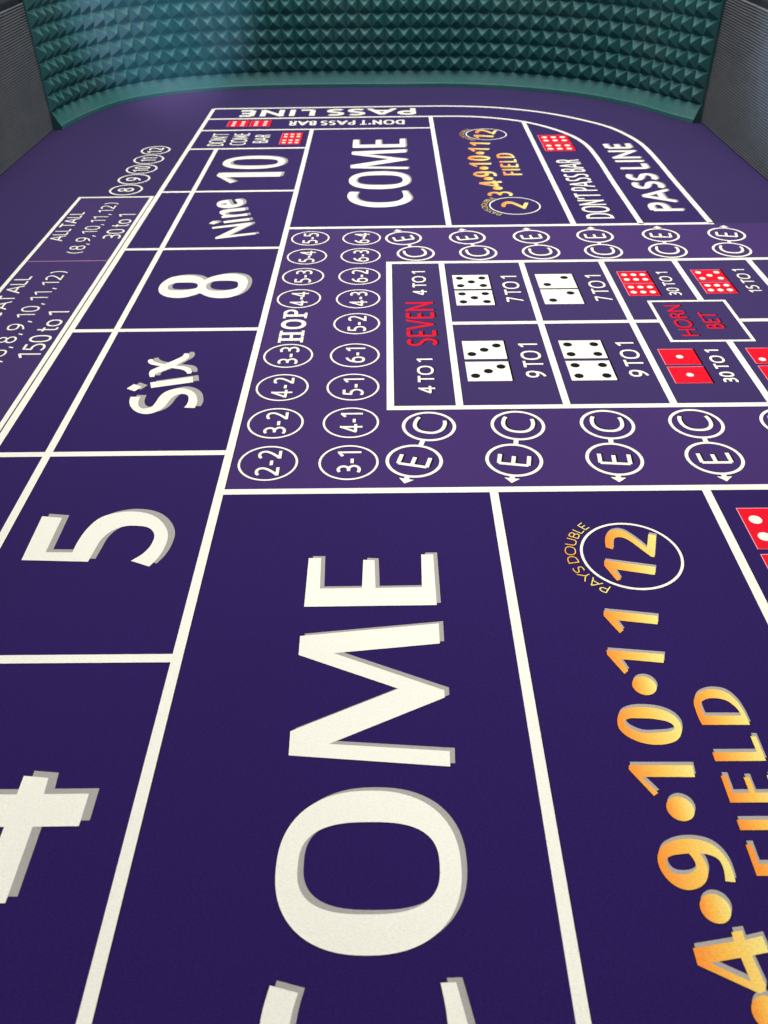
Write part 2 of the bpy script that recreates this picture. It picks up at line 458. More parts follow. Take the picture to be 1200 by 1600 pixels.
# outlines of the large printed letters and numbers, surveyed on the table plane in millimetres (x, y, smooth)
TRACED = {
 'E_near': [[(-59.2,449.9,0),(-50.3,449.8,0),(-49.2,418.3,0),(-20.3,418.5,0),(-20.0,447.6,0),(-11.9,447.0,0),(-11.0,418.4,0),(21.0,418.9,0),(21.6,452.8,0),(30.2,452.7,0),(30.3,401.4,0),(-58.8,400.8,0)]],
 'M_near': [[(-58.7,283.3,0),(-59.2,299.7,0),(3.7,330.3,0),(-59.1,358.0,0),(-59.4,374.2,0),(30.8,384.4,0),(30.6,366.8,0),(-36.9,359.2,0),(31.3,328.9,0),(31.3,323.4,0),(-36.3,290.8,0),(32.0,285.4,0),(31.6,275.3,0)]],
 'O_near': [[(-58.9,213.6,1),(-59.2,224.9,1),(-57.5,235.5,1),(-52.2,244.5,1),(-42.6,252.6,1),(-31.5,258.1,1),(-21.2,260.2,1),(-12.0,260.4,1),(-0.4,259.6,1),(9.9,257.1,1),(17.7,252.8,1),(25.3,245.9,1),(30.8,236.1,1),(33.7,224.3,1),(33.6,213.1,1),(31.2,201.3,1),(27.0,192.0,1),(19.0,184.5,1),(8.9,179.2,1),(-2.1,175.6,1),(-12.9,174.5,1),(-24.7,175.4,1),(-34.7,178.5,1),(-45.1,184.4,1),(-51.7,190.4,1),(-56.3,200.7,1)],[(-48.2,213.6,1),(-48.3,221.4,1),(-47.0,228.3,1),(-44.1,233.0,1),(-38.2,236.8,1),(-29.5,240.1,1),(-20.7,241.5,1),(-9.5,241.8,1),(1.6,241.3,1),(11.6,239.8,1),(17.6,237.1,1),(21.2,230.2,1),(22.9,221.0,1),(22.7,212.1,1),(20.5,204.5,1),(15.1,199.5,1),(7.3,196.2,1),(-0.9,194.2,1),(-9.1,193.4,1),(-23.4,193.6,1),(-31.6,194.3,1),(-38.9,197.0,1),(-43.9,201.2,1),(-46.9,207.0,1)]],
 'C_far': [[(-54.9,1261.2,0),(-39.8,1258.8,0),(-43.3,1248.0,1),(-45.3,1235.7,1),(-42.2,1223.5,1),(-35.5,1216.3,1),(-25.1,1213.0,1),(-10.2,1212.4,1),(5.7,1214.2,1),(16.7,1218.3,1),(22.8,1225.6,1),(24.4,1234.6,1),(23.7,1247.0,1),(20.8,1259.6,0),(30.6,1264.0,0),(34.5,1254.4,1),(36.3,1245.0,1),(36.6,1234.2,1),(34.7,1222.1,1),(29.4,1210.4,1),(19.4,1200.5,1),(5.6,1194.3,1),(-10.1,1192.5,1),(-24.8,1194.2,1),(-37.7,1199.6,1),(-48.8,1210.3,1),(-55.2,1224.0,1),(-57.6,1237.7,1),(-57.1,1251.6,1)]],
 '5': [[(-266.4,450.5,0),(-267.6,500.9,0),(-251.6,498.7,0),(-251.6,459.0,0),(-232.0,458.4,0),(-231.3,471.6,1),(-228.3,486.4,1),(-221.9,498.6,1),(-209.9,504.7,1),(-197.8,505.7,1),(-184.6,502.0,1),(-174.2,493.3,1),(-166.2,478.1,1),(-165.6,463.5,1),(-167.9,452.3,1),(-172.4,442.4,0),(-187.0,448.7,0),(-179.5,457.3,1),(-175.9,468.0,1),(-176.5,478.2,1),(-182.2,485.8,1),(-191.2,488.2,1),(-200.9,487.9,1),(-209.2,482.4,1),(-214.4,473.2,1),(-216.5,458.9,1),(-217.7,448.1,0)]],
 '8': [[(-266.5,918.6,1),(-267.7,930.7,1),(-264.9,944.4,1),(-258.0,955.5,1),(-246.2,960.0,1),(-233.4,959.1,1),(-224.6,954.5,1),(-217.5,945.3,0),(-211.9,954.2,1),(-201.5,961.0,1),(-190.4,963.5,1),(-179.7,961.2,1),(-172.1,955.9,1),(-166.6,944.5,1),(-165.2,929.3,1),(-166.8,915.8,1),(-171.9,904.1,1),(-180.7,896.5,1),(-193.5,894.8,1),(-205.1,898.5,1),(-217.6,909.8,0),(-223.4,902.9,1),(-233.3,897.2,1),(-243.0,896.4,1),(-253.6,900.3,1),(-261.8,907.8,1)],[(-257.0,924.2,1),(-256.4,933.2,1),(-251.1,938.0,1),(-241.2,939.1,1),(-230.9,938.5,1),(-225.3,935.9,1),(-222.8,930.0,1),(-223.7,923.3,1),(-229.7,919.4,1),(-238.2,917.3,1),(-248.2,917.3,1),(-254.1,919.0,1)],[(-212.6,925.1,1),(-211.5,937.4,1),(-205.4,941.9,1),(-194.3,943.3,1),(-183.9,942.2,1),(-178.5,939.8,1),(-176.0,932.3,1),(-176.2,923.6,1),(-181.6,918.1,1),(-191.1,914.6,1),(-201.1,914.9,1),(-208.2,917.5,1)]],
 'six_S': [[(-241.8,678.4,0),(-232.4,678.2,0),(-232.6,672.0,1),(-231.7,665.6,1),(-229.1,659.9,1),(-225.6,657.3,1),(-221.6,657.7,1),(-218.2,660.4,1),(-216.3,666.7,1),(-214.8,677.4,1),(-211.4,686.1,1),(-205.6,691.1,1),(-199.2,693.2,1),(-193.0,692.3,1),(-187.0,688.5,1),(-181.6,681.8,1),(-178.6,673.1,1),(-177.4,664.5,1),(-178.2,657.2,0),(-187.9,658.0,0),(-186.2,666.1,1),(-186.6,673.2,1),(-188.7,679.8,1),(-192.2,682.3,1),(-197.7,681.8,1),(-201.5,677.8,1),(-203.9,671.4,1),(-205.5,662.9,1),(-208.1,656.0,1),(-212.8,650.6,1),(-218.7,647.7,1),(-225.5,648.8,1),(-232.4,653.7,1),(-237.9,661.5,1),(-240.9,670.0,1)]],
 'six_i': [[(-229.2,704.7,0),(-190.4,715.1,0),(-187.9,704.3,0),(-226.1,694.2,0)]],
 'six_dot': [[(-249.1,693.5,0),(-244.2,702.1,0),(-235.5,696.5,0),(-240.4,688.3,0)]],
 'six_x1': [[(-240.6,750.4,1),(-236.8,751.3,0),(-234.1,746.6,1),(-227.8,742.7,1),(-217.5,738.8,1),(-209.2,737.0,1),(-200.9,735.2,1),(-196.0,731.9,1),(-193.4,727.0,1),(-192.8,721.5,0),(-196.7,720.8,0),(-199.1,725.6,1),(-204.6,729.7,1),(-214.7,732.8,1),(-224.9,736.6,1),(-233.4,739.2,1),(-238.5,742.6,1),(-240.9,747.1,1)]],
 'six_x2': [[(-207.6,762.4,0),(-203.5,763.0,0),(-201.3,756.7,1),(-202.2,750.9,1),(-206.6,744.3,1),(-212.2,736.3,1),(-218.7,729.2,1),(-224.0,724.5,1),(-227.2,721.4,1),(-227.5,715.6,0),(-231.7,715.2,0),(-234.2,722.4,1),(-234.1,727.9,1),(-230.4,732.6,1),(-223.9,739.5,1),(-217.4,746.2,1),(-210.8,753.6,1),(-207.8,758.0,1)]],
 'nine_N': [[(-227.0,1083.0,0),(-200.8,1125.2,0),(-235.5,1115.5,0),(-237.2,1121.4,0),(-188.5,1137.5,0),(-184.7,1134.9,0),(-186.2,1129.6,0),(-210.8,1089.8,0),(-176.5,1099.1,0),(-174.9,1093.5,0),(-225.5,1077.7,0)]],
 'nine_i': [[(-225.7,1143.8,0),(-191.7,1155.1,0),(-189.4,1146.0,0),(-223.1,1136.2,0)]],
 'nine_dot': [[(-243.7,1135.7,0),(-239.3,1146.2,0),(-231.5,1141.5,0),(-236.5,1131.8,0)]],
 'nine_n': [[(-231.3,1162.9,0),(-227.8,1166.6,0),(-233.1,1171.9,1),(-236.1,1179.8,1),(-234.5,1186.9,1),(-227.9,1191.4,1),(-215.7,1194.4,1),(-203.0,1197.7,0),(-200.8,1186.5,0),(-223.5,1179.9,0),(-227.1,1176.9,1),(-226.4,1171.7,1),(-222.8,1168.5,1),(-197.2,1174.6,0),(-194.9,1165.4,0),(-228.8,1156.4,0)]],
 'nine_e': [[(-231.1,1231.6,0),(-225.0,1212.3,0),(-220.7,1210.5,1),(-216.6,1213.9,1),(-217.0,1220.8,1),(-222.3,1232.1,0),(-217.7,1235.6,1),(-211.4,1230.3,1),(-208.2,1220.5,1),(-208.8,1210.9,1),(-213.2,1202.9,1),(-220.8,1198.6,1),(-230.7,1197.6,1),(-239.4,1201.2,1),(-244.8,1210.8,1),(-244.6,1223.2,1),(-239.2,1229.9,1)],[(-239.1,1209.8,0),(-238.6,1215.3,1),(-232.8,1218.3,0),(-230.2,1211.7,0)]],
 'ten_1': [[(-266.6,1346.7,0),(-265.1,1361.4,0),(-165.8,1360.8,0),(-166.7,1339.2,0),(-252.4,1339.3,0),(-233.4,1316.6,0),(-239.8,1309.5,0)]],
 'ten_0': [[(-267.2,1410.1,1),(-266.9,1426.5,1),(-259.8,1440.5,1),(-245.6,1449.5,1),(-223.3,1451.9,1),(-200.4,1449.9,1),(-181.5,1444.3,1),(-170.5,1431.8,1),(-165.9,1419.8,1),(-166.7,1406.8,1),(-172.7,1396.9,1),(-185.4,1388.4,1),(-203.8,1382.4,1),(-225.4,1381.0,1),(-245.0,1385.4,1),(-258.7,1395.1,1)],[(-258.3,1415.3,1),(-254.6,1423.6,1),(-242.4,1426.4,1),(-221.6,1426.9,1),(-200.7,1427.0,1),(-183.8,1425.3,1),(-176.9,1419.3,1),(-178.3,1411.9,1),(-188.8,1406.8,1),(-206.4,1404.3,1),(-228.4,1403.9,1),(-246.5,1405.5,1)]],
 'g_1a': [[(151.5,444.7,0),(185.9,437.2,0),(183.4,429.1,0),(156.8,435.4,0),(159.1,425.1,0),(155.9,423.5,0),(150.3,439.3,0)]],
 'g_2': [[(155.5,458.8,0),(156.3,465.6,1),(158.2,471.9,1),(162.0,476.8,1),(166.7,478.5,1),(171.6,477.1,1),(175.8,472.6,1),(180.9,465.0,1),(184.9,457.6,0),(189.7,473.1,0),(194.9,471.4,0),(187.8,447.7,0),(185.7,448.1,0),(181.7,454.2,1),(176.8,462.0,1),(172.9,467.3,1),(168.7,469.9,1),(164.8,469.4,1),(162.5,466.1,1),(160.9,460.3,1),(160.3,456.4,0)]],
 'g_1b': [[(140.9,394.9,0),(175.4,389.6,0),(173.3,381.9,0),(147.2,386.0,0),(150.1,377.0,0),(147.1,374.4,0),(139.9,390.0,0)]],
 'g_1c': [[(135.6,360.1,0),(170.8,356.1,0),(168.7,349.1,0),(142.4,352.5,0),(145.4,343.0,0),(142.5,340.5,0),(135.1,356.5,0)]],
 'g_0': [[(130.4,304.6,1),(133.3,311.5,1),(139.0,314.5,1),(147.3,315.2,1),(156.9,313.6,1),(163.4,309.7,1),(166.3,304.3,1),(165.9,298.3,1),(162.4,292.5,1),(156.8,289.6,1),(148.2,288.7,1),(140.2,290.5,1),(133.8,294.6,1),(130.6,299.4,1)],[(134.5,304.6,1),(136.5,306.5,1),(144.1,307.1,1),(155.0,305.9,1),(161.1,303.3,1),(162.2,299.8,1),(159.0,297.9,1),(151.5,297.0,1),(142.9,297.0,1),(137.4,299.6,1),(135.0,302.3,1)]],
 'g_1d': [[(130.4,275.4,0),(165.3,275.1,0),(164.6,267.6,0),(135.5,267.9,0),(142.1,257.9,0),(139.4,256.2,0),(129.8,272.6,0)]],
 'g_9': [[(167.3,208.3,0),(167.7,213.2,1),(167.1,219.6,1),(164.7,225.1,1),(161.0,228.8,1),(155.4,230.9,1),(147.9,231.3,1),(140.5,229.6,1),(135.2,226.3,1),(132.5,221.3,1),(132.2,216.2,1),(134.1,210.6,1),(137.7,206.5,1),(142.5,204.6,1),(148.0,205.4,1),(152.4,208.1,1),(155.2,212.6,1),(155.9,217.5,1),(154.3,223.4,0),(159.1,222.5,1),(162.5,220.3,1),(163.6,216.1,1),(162.5,208.9,0)],[(148.6,223.5,0),(150.4,219.7,1),(150.3,215.8,0),(147.6,213.5,1),(142.7,212.5,1),(138.2,213.4,1),(136.3,216.2,1),(136.9,220.5,1),(139.9,222.3,1),(144.2,223.0,1)]],
 'g_4': [[(137.5,177.1,0),(157.4,180.1,0),(157.5,184.3,0),(162.7,185.0,0),(162.7,180.7,0),(171.2,182.5,0),(171.7,177.5,0),(171.8,175.1,0),(163.5,173.7,0),(165.3,160.9,0),(164.5,158.6,0),(161.3,157.5,0),(137.5,169.6,0)],[(143.6,170.5,0),(158.1,172.8,0),(159.2,162.5,0)]],
 'g_D': [[(178.7,302.1,0),(178.0,311.2,1),(178.9,319.6,1),(182.3,324.7,1),(187.6,327.4,1),(193.5,328.0,1),(199.4,326.1,1),(203.4,320.9,1),(205.6,312.9,1),(206.2,301.9,0)],[(182.2,308.7,0),(181.9,313.6,1),(182.8,318.1,1),(187.3,320.9,1),(192.3,321.3,1),(198.1,319.5,1),(201.6,315.4,1),(203.1,311.4,1),(203.3,308.5,0)]],
}

def super_loop(cx, cy, a, b, n, m=72):
    o = []
    for k in range(m):
        t = 2 * math.pi * k / m
        c, s = math.cos(t), math.sin(t)
        o.append((cx + a * math.copysign(abs(c) ** (2 / n), c), cy + b * math.copysign(abs(s) ** (2 / n), s), 0))
    return o
TRACED['O_near'] = [super_loop(-12.75, 217.5, 46.4, 43.0, 2.3), super_loop(-12.7, 217.7, 35.6, 24.2, 2.7)]
TRACED['ten_0'] = [super_loop(-216.5, 1415.5, 50.5, 35.4, 2.3), super_loop(-216.0, 1415.5, 38.5, 19.0, 2.7)]
TRACED['C_near'] = [[(-56.2, 161.8, 0), (-58.9, 146, 1), (-57.3, 130, 1), (-49, 111.5, 1), (-33, 97.5, 1), (-12, 92, 1), (9, 96, 1), (24, 107, 1), (32.5, 122, 1), (33.6, 134, 1), (31, 147, 1), (27.4, 162.8, 0),
                     (20.4, 162.6, 0), (22.6, 147, 1), (22.2, 134, 1), (15, 120, 1), (3, 113.5, 1), (-12, 111.5, 1), (-28, 114, 1), (-40, 122, 1), (-45.8, 135, 1), (-45.8, 147, 1), (-43.3, 158.6, 0)]]
def shift(k, dy): return [[(x, round(y + dy, 1), s) for x, y, s in l] for l in TRACED[k]]
TRACED['C_far'] = shift('C_near', 1100.5)
TRACED['O_far'] = shift('O_near', 1098)
TRACED['M_far'] = shift('M_near', 1094)
TRACED['E_far'] = shift('E_near', 1090.5)
FIELD_DY = 1120
MID_LEFT = 816

def traced(name, keys, mat, shadow=None, off=(0, 0), label=None, edge=True, smat=None):
    """flat print whose outlines were surveyed on the table (TRACED, millimetres)"""
    pr = Print(name, label)
    for n, k in enumerate(keys):
        loops = [[(x + off[0], y + off[1]) for x, y in smooth_loop(l)] for l in (TRACED[k] if isinstance(k, str) else k)]
        xs = [p[0] for p in loops[0]]
        fade = (min(xs), max(xs)) if mat is M_GOLD else None
        dz = 0.003 * n
        if shadow:
            pr.poly([[(x + shadow[0], y + shadow[1]) for x, y in l] for l in loops], smat or M_GREY, Z_SHADE + dz)
            pr.ribbon([(x + shadow[0], y + shadow[1]) for x, y in loops[0]], 0.7, M_EDGE, Z_SHADE - 0.06, closed=True)
        if edge:
            for l in loops:
                pr.ribbon(l, 1.2, M_EDGE, Z_SHADE - 0.06, closed=True)
        pr.poly(loops, mat, Z_INK + dz, fade)
    return pr.build()

def line(pts, w=6.9, mat=None, name='border_line', label=None, closed=False, lift=0.0):
    pr = Print(name, label)
    mat = mat or M_WHITE
    if w > 3 and mat is M_WHITE:
        pr.ribbon([(x + 0.35, y - 0.35) for x, y in pts], w + 0.7, M_EDGE, Z_SHADE - .03, closed=closed)
    pr.ribbon(pts, w, mat, Z_INK + lift, closed=closed)
    return pr.build()

def ring(pr, cx, cy, r, w, mat=None, n=56, z=Z_INK):
    pts = [(cx + (r - w / 2) * math.cos(2 * math.pi * k / n), cy + (r - w / 2) * math.sin(2 * math.pi * k / n)) for k in range(n)]
    pr.ribbon(pts, w + 0.8, M_EDGE, Z_SHADE, closed=True)
    pr.ribbon(pts, w, mat or M_WHITE, z, closed=True)

def disc(cx, cy, r, n=28):
    return [(cx + r * math.cos(2 * math.pi * k / n), cy + r * math.sin(2 * math.pi * k / n)) for k in range(n)]

# --- colour fields
def field(x0, y0, x1, y1, mat, z, label):
    pr = Print('colour_field', label); pr.poly([box(x0, y0, x1, y1)], mat, z); return pr.build()
pr = Print('colour_field', 'dark blue purple ground of the number boxes')
pr.poly([box(-338, -60, -135, 1773)], M_BLUE, Z_FILL)
pr.build()
pr = Print('colour_field', 'dark blue purple ground of the near boxes')
pr.poly([box(-135, -60, 599, 529)], M_BLUE, Z_FILL)
pr.build()
OUTER = [(-338, 1773.5), (-130, 1773.5), (60, 1773.5), (119, 1772), (193, 1760), (240, 1743), (297, 1711), (349, 1665), (396, 1604), (417, 1549), (427.5, 1500), (430.5, 1459), (430.5, 1272), (430.5, 1114)]
INNER = [(-338, 1694.5), (80, 1694.5), (122, 1693.5), (162, 1688.5), (208, 1672.5), (250, 1647.5), (292, 1601), (322, 1545.5), (334.5, 1497), (338, 1459), (338, 1282), (338, 1114)]
def smooth_line(P, sub=6):
    out = []
    for i in range(len(P) - 1):
        a, b, c, d = P[max(i - 1, 0)], P[i], P[i + 1], P[min(i + 2, len(P) - 1)]
        L = math.dist(b, c)
        def tan(p, q, r):
            u = Vector((q[0] - p[0], q[1] - p[1])); v = Vector((r[0] - q[0], r[1] - q[1]))
            if u.length < 1e-6: return v.normalized() * L
            if v.length < 1e-6: return u.normalized() * L
            return (u.normalized() + v.normalized()).normalized() * L
        t1, t2 = tan(a, b, c), tan(b, c, d)
        for k in range(sub):
            t = k / sub
            q = Vector(b) * (2 * t ** 3 - 3 * t ** 2 + 1) + t1 * (t ** 3 - 2 * t ** 2 + t) + Vector(c) * (-2 * t ** 3 + 3 * t ** 2) + t2 * (t ** 3 - t ** 2)
            out.append((q.x, q.y))
    out.append(P[-1])
    return out
OUT_S, IN_S = smooth_line(OUTER), smooth_line(INNER)
pr = Print('colour_field', 'dark blue purple ground of the far boxes and pass line')
pr.poly([[(-135, 1114)] + [(430.5, 1114)] + list(reversed(OUT_S[:-1]))[:-1] + [(-135, 1773.5)]], M_BLUE, Z_FILL)
pr.build()
field(-135, 529, 599, 1114, M_BAND, Z_FILL, 'violet ground of the proposition bets')
field(0, 653, 599, 992, M_PROP, Z_FILL + .04, 'indigo ground of the boxed dice bets')
field(-452, 398, -345, 1251, M_BONUS, Z_FILL, 'violet ground of the bonus bets')

# --- border lines, long way
line([(-135.7, -60), (-135.7, 1613)], 6.9, lift=.02)
line([(81.4, -60), (81.4, 529)], 6.7, lift=.02)
line([(81.4, 1114), (81.4, 1694)], 7.4, lift=.02)
line([(248.1, -60), (248.1, 529)], 6.7, lift=.02)
line([(248.1, 1114), (249.5, 1648)], 7.4, lift=.02)
line([(-289.8, -60), (-289.8, 1495)], 6.7, lift=.02)
line([(-338.7, -60), (-338.7, 1773)], 7.0, lift=.02)
line([(-452.2, 398), (-452.2, 1250.5), (-346.1, 1250.5), (-346.1, 398)], 5.0, closed=True)
line([(-449.5, 1009), (-349, 1009)], 2.2, M_ROSE, label='thin faded rose divider line')
# --- border lines, across
for y, xa, xb_ in ((1495.5, -338, -136), (1271, -338, -136), (1045, -338, -136), (MID_LEFT, -338, -136), (584.8, -338, -136), (356.2, -338, -136)):
    line([(xa, y), (xb_, y)], 6.9)
line([(-136, 529.6), (599, 529.6)], 7.0)
line([(-136, 1114), (434.3, 1114)], 7.2)
line([(-338, 1613.5), (78, 1613.5)], 6.5)
line(IN_S, 7.4, label='inner curved pass line')
line(OUT_S, 7.6, label='outer curved pass line')
# --- boxed dice bets
line([(599, 653.5), (-2.8, 653.5)], 6.9)
line([(599, 991.3), (-2.8, 991.3)], 6.9)
line([(0.6, 653.5), (0.6, 991.3)], 6.7, lift=.02)
for x, x2 in ((63.6, 64.4), (161.0, 161.6), (258.0, 258.4), (345.9, 347.3), (436.5, 437.4)):
    if abs(x - 345.9) < 1:
        line([(x, 653.5), (x + .5, 778)], 6.7, lift=.02); line([(x2 - .5, 873), (x2, 991.3)], 6.7, lift=.02)
    else:
        line([(x, 653.5), (x2, 991.3)], 6.7, lift=.02)
line([(63.5, 824.2), (288.5, 824.2)], 6.8)
line([(371.5, 824.2), (599, 824.2)], 6.8)
line([(288.6, 778.0), (371.8, 777.6), (371.8, 873.2), (288.6, 873.2)], 3.7, closed=True, lift=.03, label='white frame around the horn bet')

# --- big words and numbers
traced('come_lettering', ['C_near', 'O_near', 'M_near', 'E_near'], M_WHITE, (2.9, 2.1), label='large white COME with grey print shadow, near box')
traced('come_lettering', ['C_far', 'O_far', 'M_far', 'E_far'], M_WHITE, (2.9, 2.1), label='large white COME with grey print shadow, far box')
FOUR = [[(-164.8, 259.8, 0), (-164.8, 240.6, 0), (-189, 240.4, 0), (-189, 199.9, 0), (-203, 199.9, 0), (-267.5, 242, 0), (-267.5, 259.8, 0), (-204, 259.6, 0), (-204, 271.2, 0), (-190, 269.8, 0), (-189.2, 259.7, 0)],
        [(-204, 240.4, 0), (-204, 216, 0), (-244, 240.4, 0)]]
traced('numeral', [FOUR], M_WHITE, (4.8, 3.3), label='white numeral 4 with grey print shadow')
traced('numeral', ['5'], M_WHITE, (4.6, 3.2), label='white numeral 5 with grey print shadow')
traced('number_word', ['six_S', 'six_i', 'six_dot', 'six_x1', 'six_x2'], M_WHITE, (5.1, 3.2), label='slanted white word Six with grey print shadow')
traced('numeral', ['8'], M_WHITE, (4.8, 3.0), label='white numeral 8 with grey print shadow')
traced('number_word', ['nine_N', 'nine_i', 'nine_dot', 'nine_n', 'nine_e'], M_WHITE, (4.4, 3.0), label='slanted white word Nine with grey print shadow')
traced('numeral', ['ten_1', 'ten_0'], M_WHITE, (4.3, 3.0), label='white numeral 10 with grey print shadow')

# --- the field bet: near and far copy of the same art
def loops_of(pts): return [[(x, y, 0) for x, y in pts]]
def dot(cx, cy, r=7.2): return [[(x, y, 0) for x, y in disc(cx, cy, r)]]
def bars(*bs):
    return [loops_of(box(*b)) for b in bs]
fE = [[(178.8, 251.9, 0), (206.8, 251.9, 0), (206.8, 268.3, 0), (203.8, 268.3, 0), (203.8, 257.7, 0), (194.0, 257.7, 0), (194.0, 267.3, 0), (190.9, 267.3, 0), (190.9, 257.7, 0), (182.0, 257.7, 0), (182.0, 268.3, 0), (178.8, 268.3, 0)]]
fF = [[(178.8, 211.5, 0), (206.8, 211.5, 0), (206.8, 217.6, 0), (194.0, 217.6, 0), (194.0, 227.2, 0), (190.9, 227.2, 0), (190.9, 217.6, 0), (182.0, 217.6, 0), (182.0, 228, 0), (178.8, 228, 0)]]
fI = loops_of(box(178.8, 236, 206.8, 241.8))
fL = [[(178.8, 277.6, 0), (206.8, 277.6, 0), (206.8, 294, 0), (203.7, 294, 0), (203.7, 283.4, 0), (178.8, 283.4, 0)]]
GS = (1.1, 2.2)
for dy, where in ((0, 'near'), (FIELD_DY, 'far')):
    traced('field_lettering', [fF, fI, fE, fL, 'g_D'], M_GOLD, GS, (0, dy), label='golden FIELD in the %s field box' % where)
    traced('field_numbers', ['g_4', dot(153.5, 195.4), 'g_9', dot(151.4, 248.5), 'g_1d', 'g_0', dot(152.4, 331.2), 'g_1c', 'g_1b', dot(162.5, 149.5)], M_GOLD, GS, (0, dy), label='golden numbers 4 9 10 11 in the %s field box' % where)
    traced('numeral', ['g_1a', 'g_2'], M_GOLD, GS, (0, dy - 3 * (dy > 0)), label='golden 12 in its ring, %s field box' % where)
traced('numeral', ['g_2'], M_GOLD, GS, (4, 731), label='golden 2 in its ring, far field box')
pr = Print('numeral', 'golden 3 in the far field box')
lay_text(pr, '3', 20, 36, 4.6, lambda a, b: (181.0 - b, 1233 + a), [(M_GREY, Z_SHADE, 0, 2.2, -1.1), (M_GOLD, Z_INK, 0, 0, 0)], fade=(145, 181))
pr.build()
for cx, cy, where in ((172, 450.3, 'near 12'), (173.7, 1566.0, 'far 12'), (178.8, 1192.6, 'far 2')):
    pr = Print('number_ring', 'thin white ring around the %s' % where)
    ring(pr, cx, cy, 36.2, 2.0, n=80); pr.build()
    pr = Print('lettering', 'small PAYS DOUBLE curved outside the ring of the %s' % where)
    R0, A0, A1 = 39.2, 236.5, 127.5
    def arc_place(a, b, cx=cx, cy=cy):
        t = math.radians(A0) - a / R0
        return (cx + (R0 + b) * math.cos(t), cy + (R0 + b) * math.sin(t))
    lay_text(pr, 'PAYS DOUBLE', math.radians(A0 - A1) * R0, 7.8, 0.8, arc_place, [(M_EDGE, Z_SHADE, 0.8, 0, 0), (M_GOLD, Z_INK, 0, 0, 0)], fade=(120, 142))
    pr.build()

# --- hop bets
for cx, rows in ((-101.5, ((569, '2-2'), (630.5, '3-2'), (693, '4-2'), (755.8, '3-3'), (891.2, '4-4'), (953, '5-3'), (1014.9, '5-4'), (1076.5, '5-5'))),
                 (-34.6, ((569, '3-1'), (630.2, '4-1'), (692.5, '5-1'), (755.4, '6-1'), (826.3, '5-2'), (889, '4-3'), (952.2, '6-2'), (1014.9, '6-3'), (1075.5, '6-4')))):
    for cy, t in rows:
        pr = Print('hop_bet', 'white ring with %s' % t)
        ring(pr, cx, cy, 25.0, 2.0)
        wd = 31.5 if t[2] == '1' else 37
        lay_text(pr, t, wd, 19.8, 2.7, lambda a, b, cy=cy, wd=wd, cx=cx: (cx + 10.4 - b, cy - wd / 2 + a), inks_for(M_WHITE, 'thin'))
        pr.build()
pr = Print('lettering', 'bold slab serif HOP')
def hop(rects):
    for x0, y0, x1, y1 in rects:
        for mat, z, e in ((M_EDGE, Z_SHADE, .5), (M_WHITE, Z_INK, 0)):
            pr.step += 1
            pr.poly([box(x0 - e, y0 - e, x1 + e, y1 + e)], mat, z + .004 * (pr.step % 12))
hop([(-112, 788, -92, 793.5), (-112, 801.5, -92, 807), (-103.6, 793, -100.4, 802), (-115, 784, -112, 797), (-92, 784, -89, 797), (-115, 798, -112, 811), (-92, 798, -89, 811),
     (-112, 844.5, -92, 850), (-115, 840.5, -112, 856), (-92, 840.5, -89, 854)])
for mat, z, e in ((M_EDGE, Z_SHADE - .03, 1), (M_WHITE, Z_INK + .05, 0)):
    pr.ribbon(sarc(-102, 826, 11, 9.2, 0, 360, 36), 5.0 + e, mat, z, closed=True)
    pr.ribbon(sarc(-107.6, 854.5, 5.6, 6.6, -178, 178, 4, 1)[:0] + [(-113.2, 850)] + sarc(-107.4, 854, 5.9, 6.3, 180, 0, 12, 1.0) + [(-101.5, 850)], 4.0 + e, mat, z)
pr.build()

# --- C and E rings with their arrows
CX = (34.2, 112.2, 190.6, 268.4, 348.6, 428.2, 507)
EX = (19.8, 102.6, 185.6, 268.1, 353.2, 438.2, 523)
for far in (0, 1):
    for cx, ex in zip(CX, EX):
        c = Vector((cx, 1020.9 if far else 622.8)); e = Vector((ex, 1073.2 if far else 570.1))
        d = (e - c).normalized()
        t = d if far else -d
        n = Vector((-t.y, t.x))
        pr = Print('c_and_e_bet', 'linked white rings C and E with a small arrow')
        ring(pr, c.x, c.y, 23.8, 2.9); ring(pr, e.x, e.y, 23.8, 2.9)
        for mat, z, ew in ((M_EDGE, Z_SHADE - .04, .8), (M_WHITE, Z_INK + .05, 0)):
            pr.ribbon([tuple(c + d * 22.8), tuple(e - d * 22.8)], 4.2 + ew, mat, z)
            pr.ribbon([tuple(e + d * 22.8), tuple(e + d * 27.5)], 4.2 + ew, mat, z)
            p = Vector((-d.y, d.x))
            pr.poly([[tuple(e + d * (26.2 - ew / 2) - p * (6.2 + ew)), tuple(e + d * (26.2 - ew / 2) + p * (6.2 + ew)), tuple(e + d * (32.8 + ew))]], mat, z + .008)
        for o, ch, wd, cap in ((e, 'E', 16.5, 27.6), (c, 'C', 24.5, 29.5)):
            org = o - t * wd / 2 - n * cap / 2
            lay_text(pr, ch, wd, cap, 3.4, lambda a, b, org=org, t=t, n=n: tuple(org + t * a + n * b), [(M_BLACK, Z_SHADE, 0.3, 1.2, -1.4), (M_WHITE, Z_INK, 0, 0, 0)])
        pr.build()

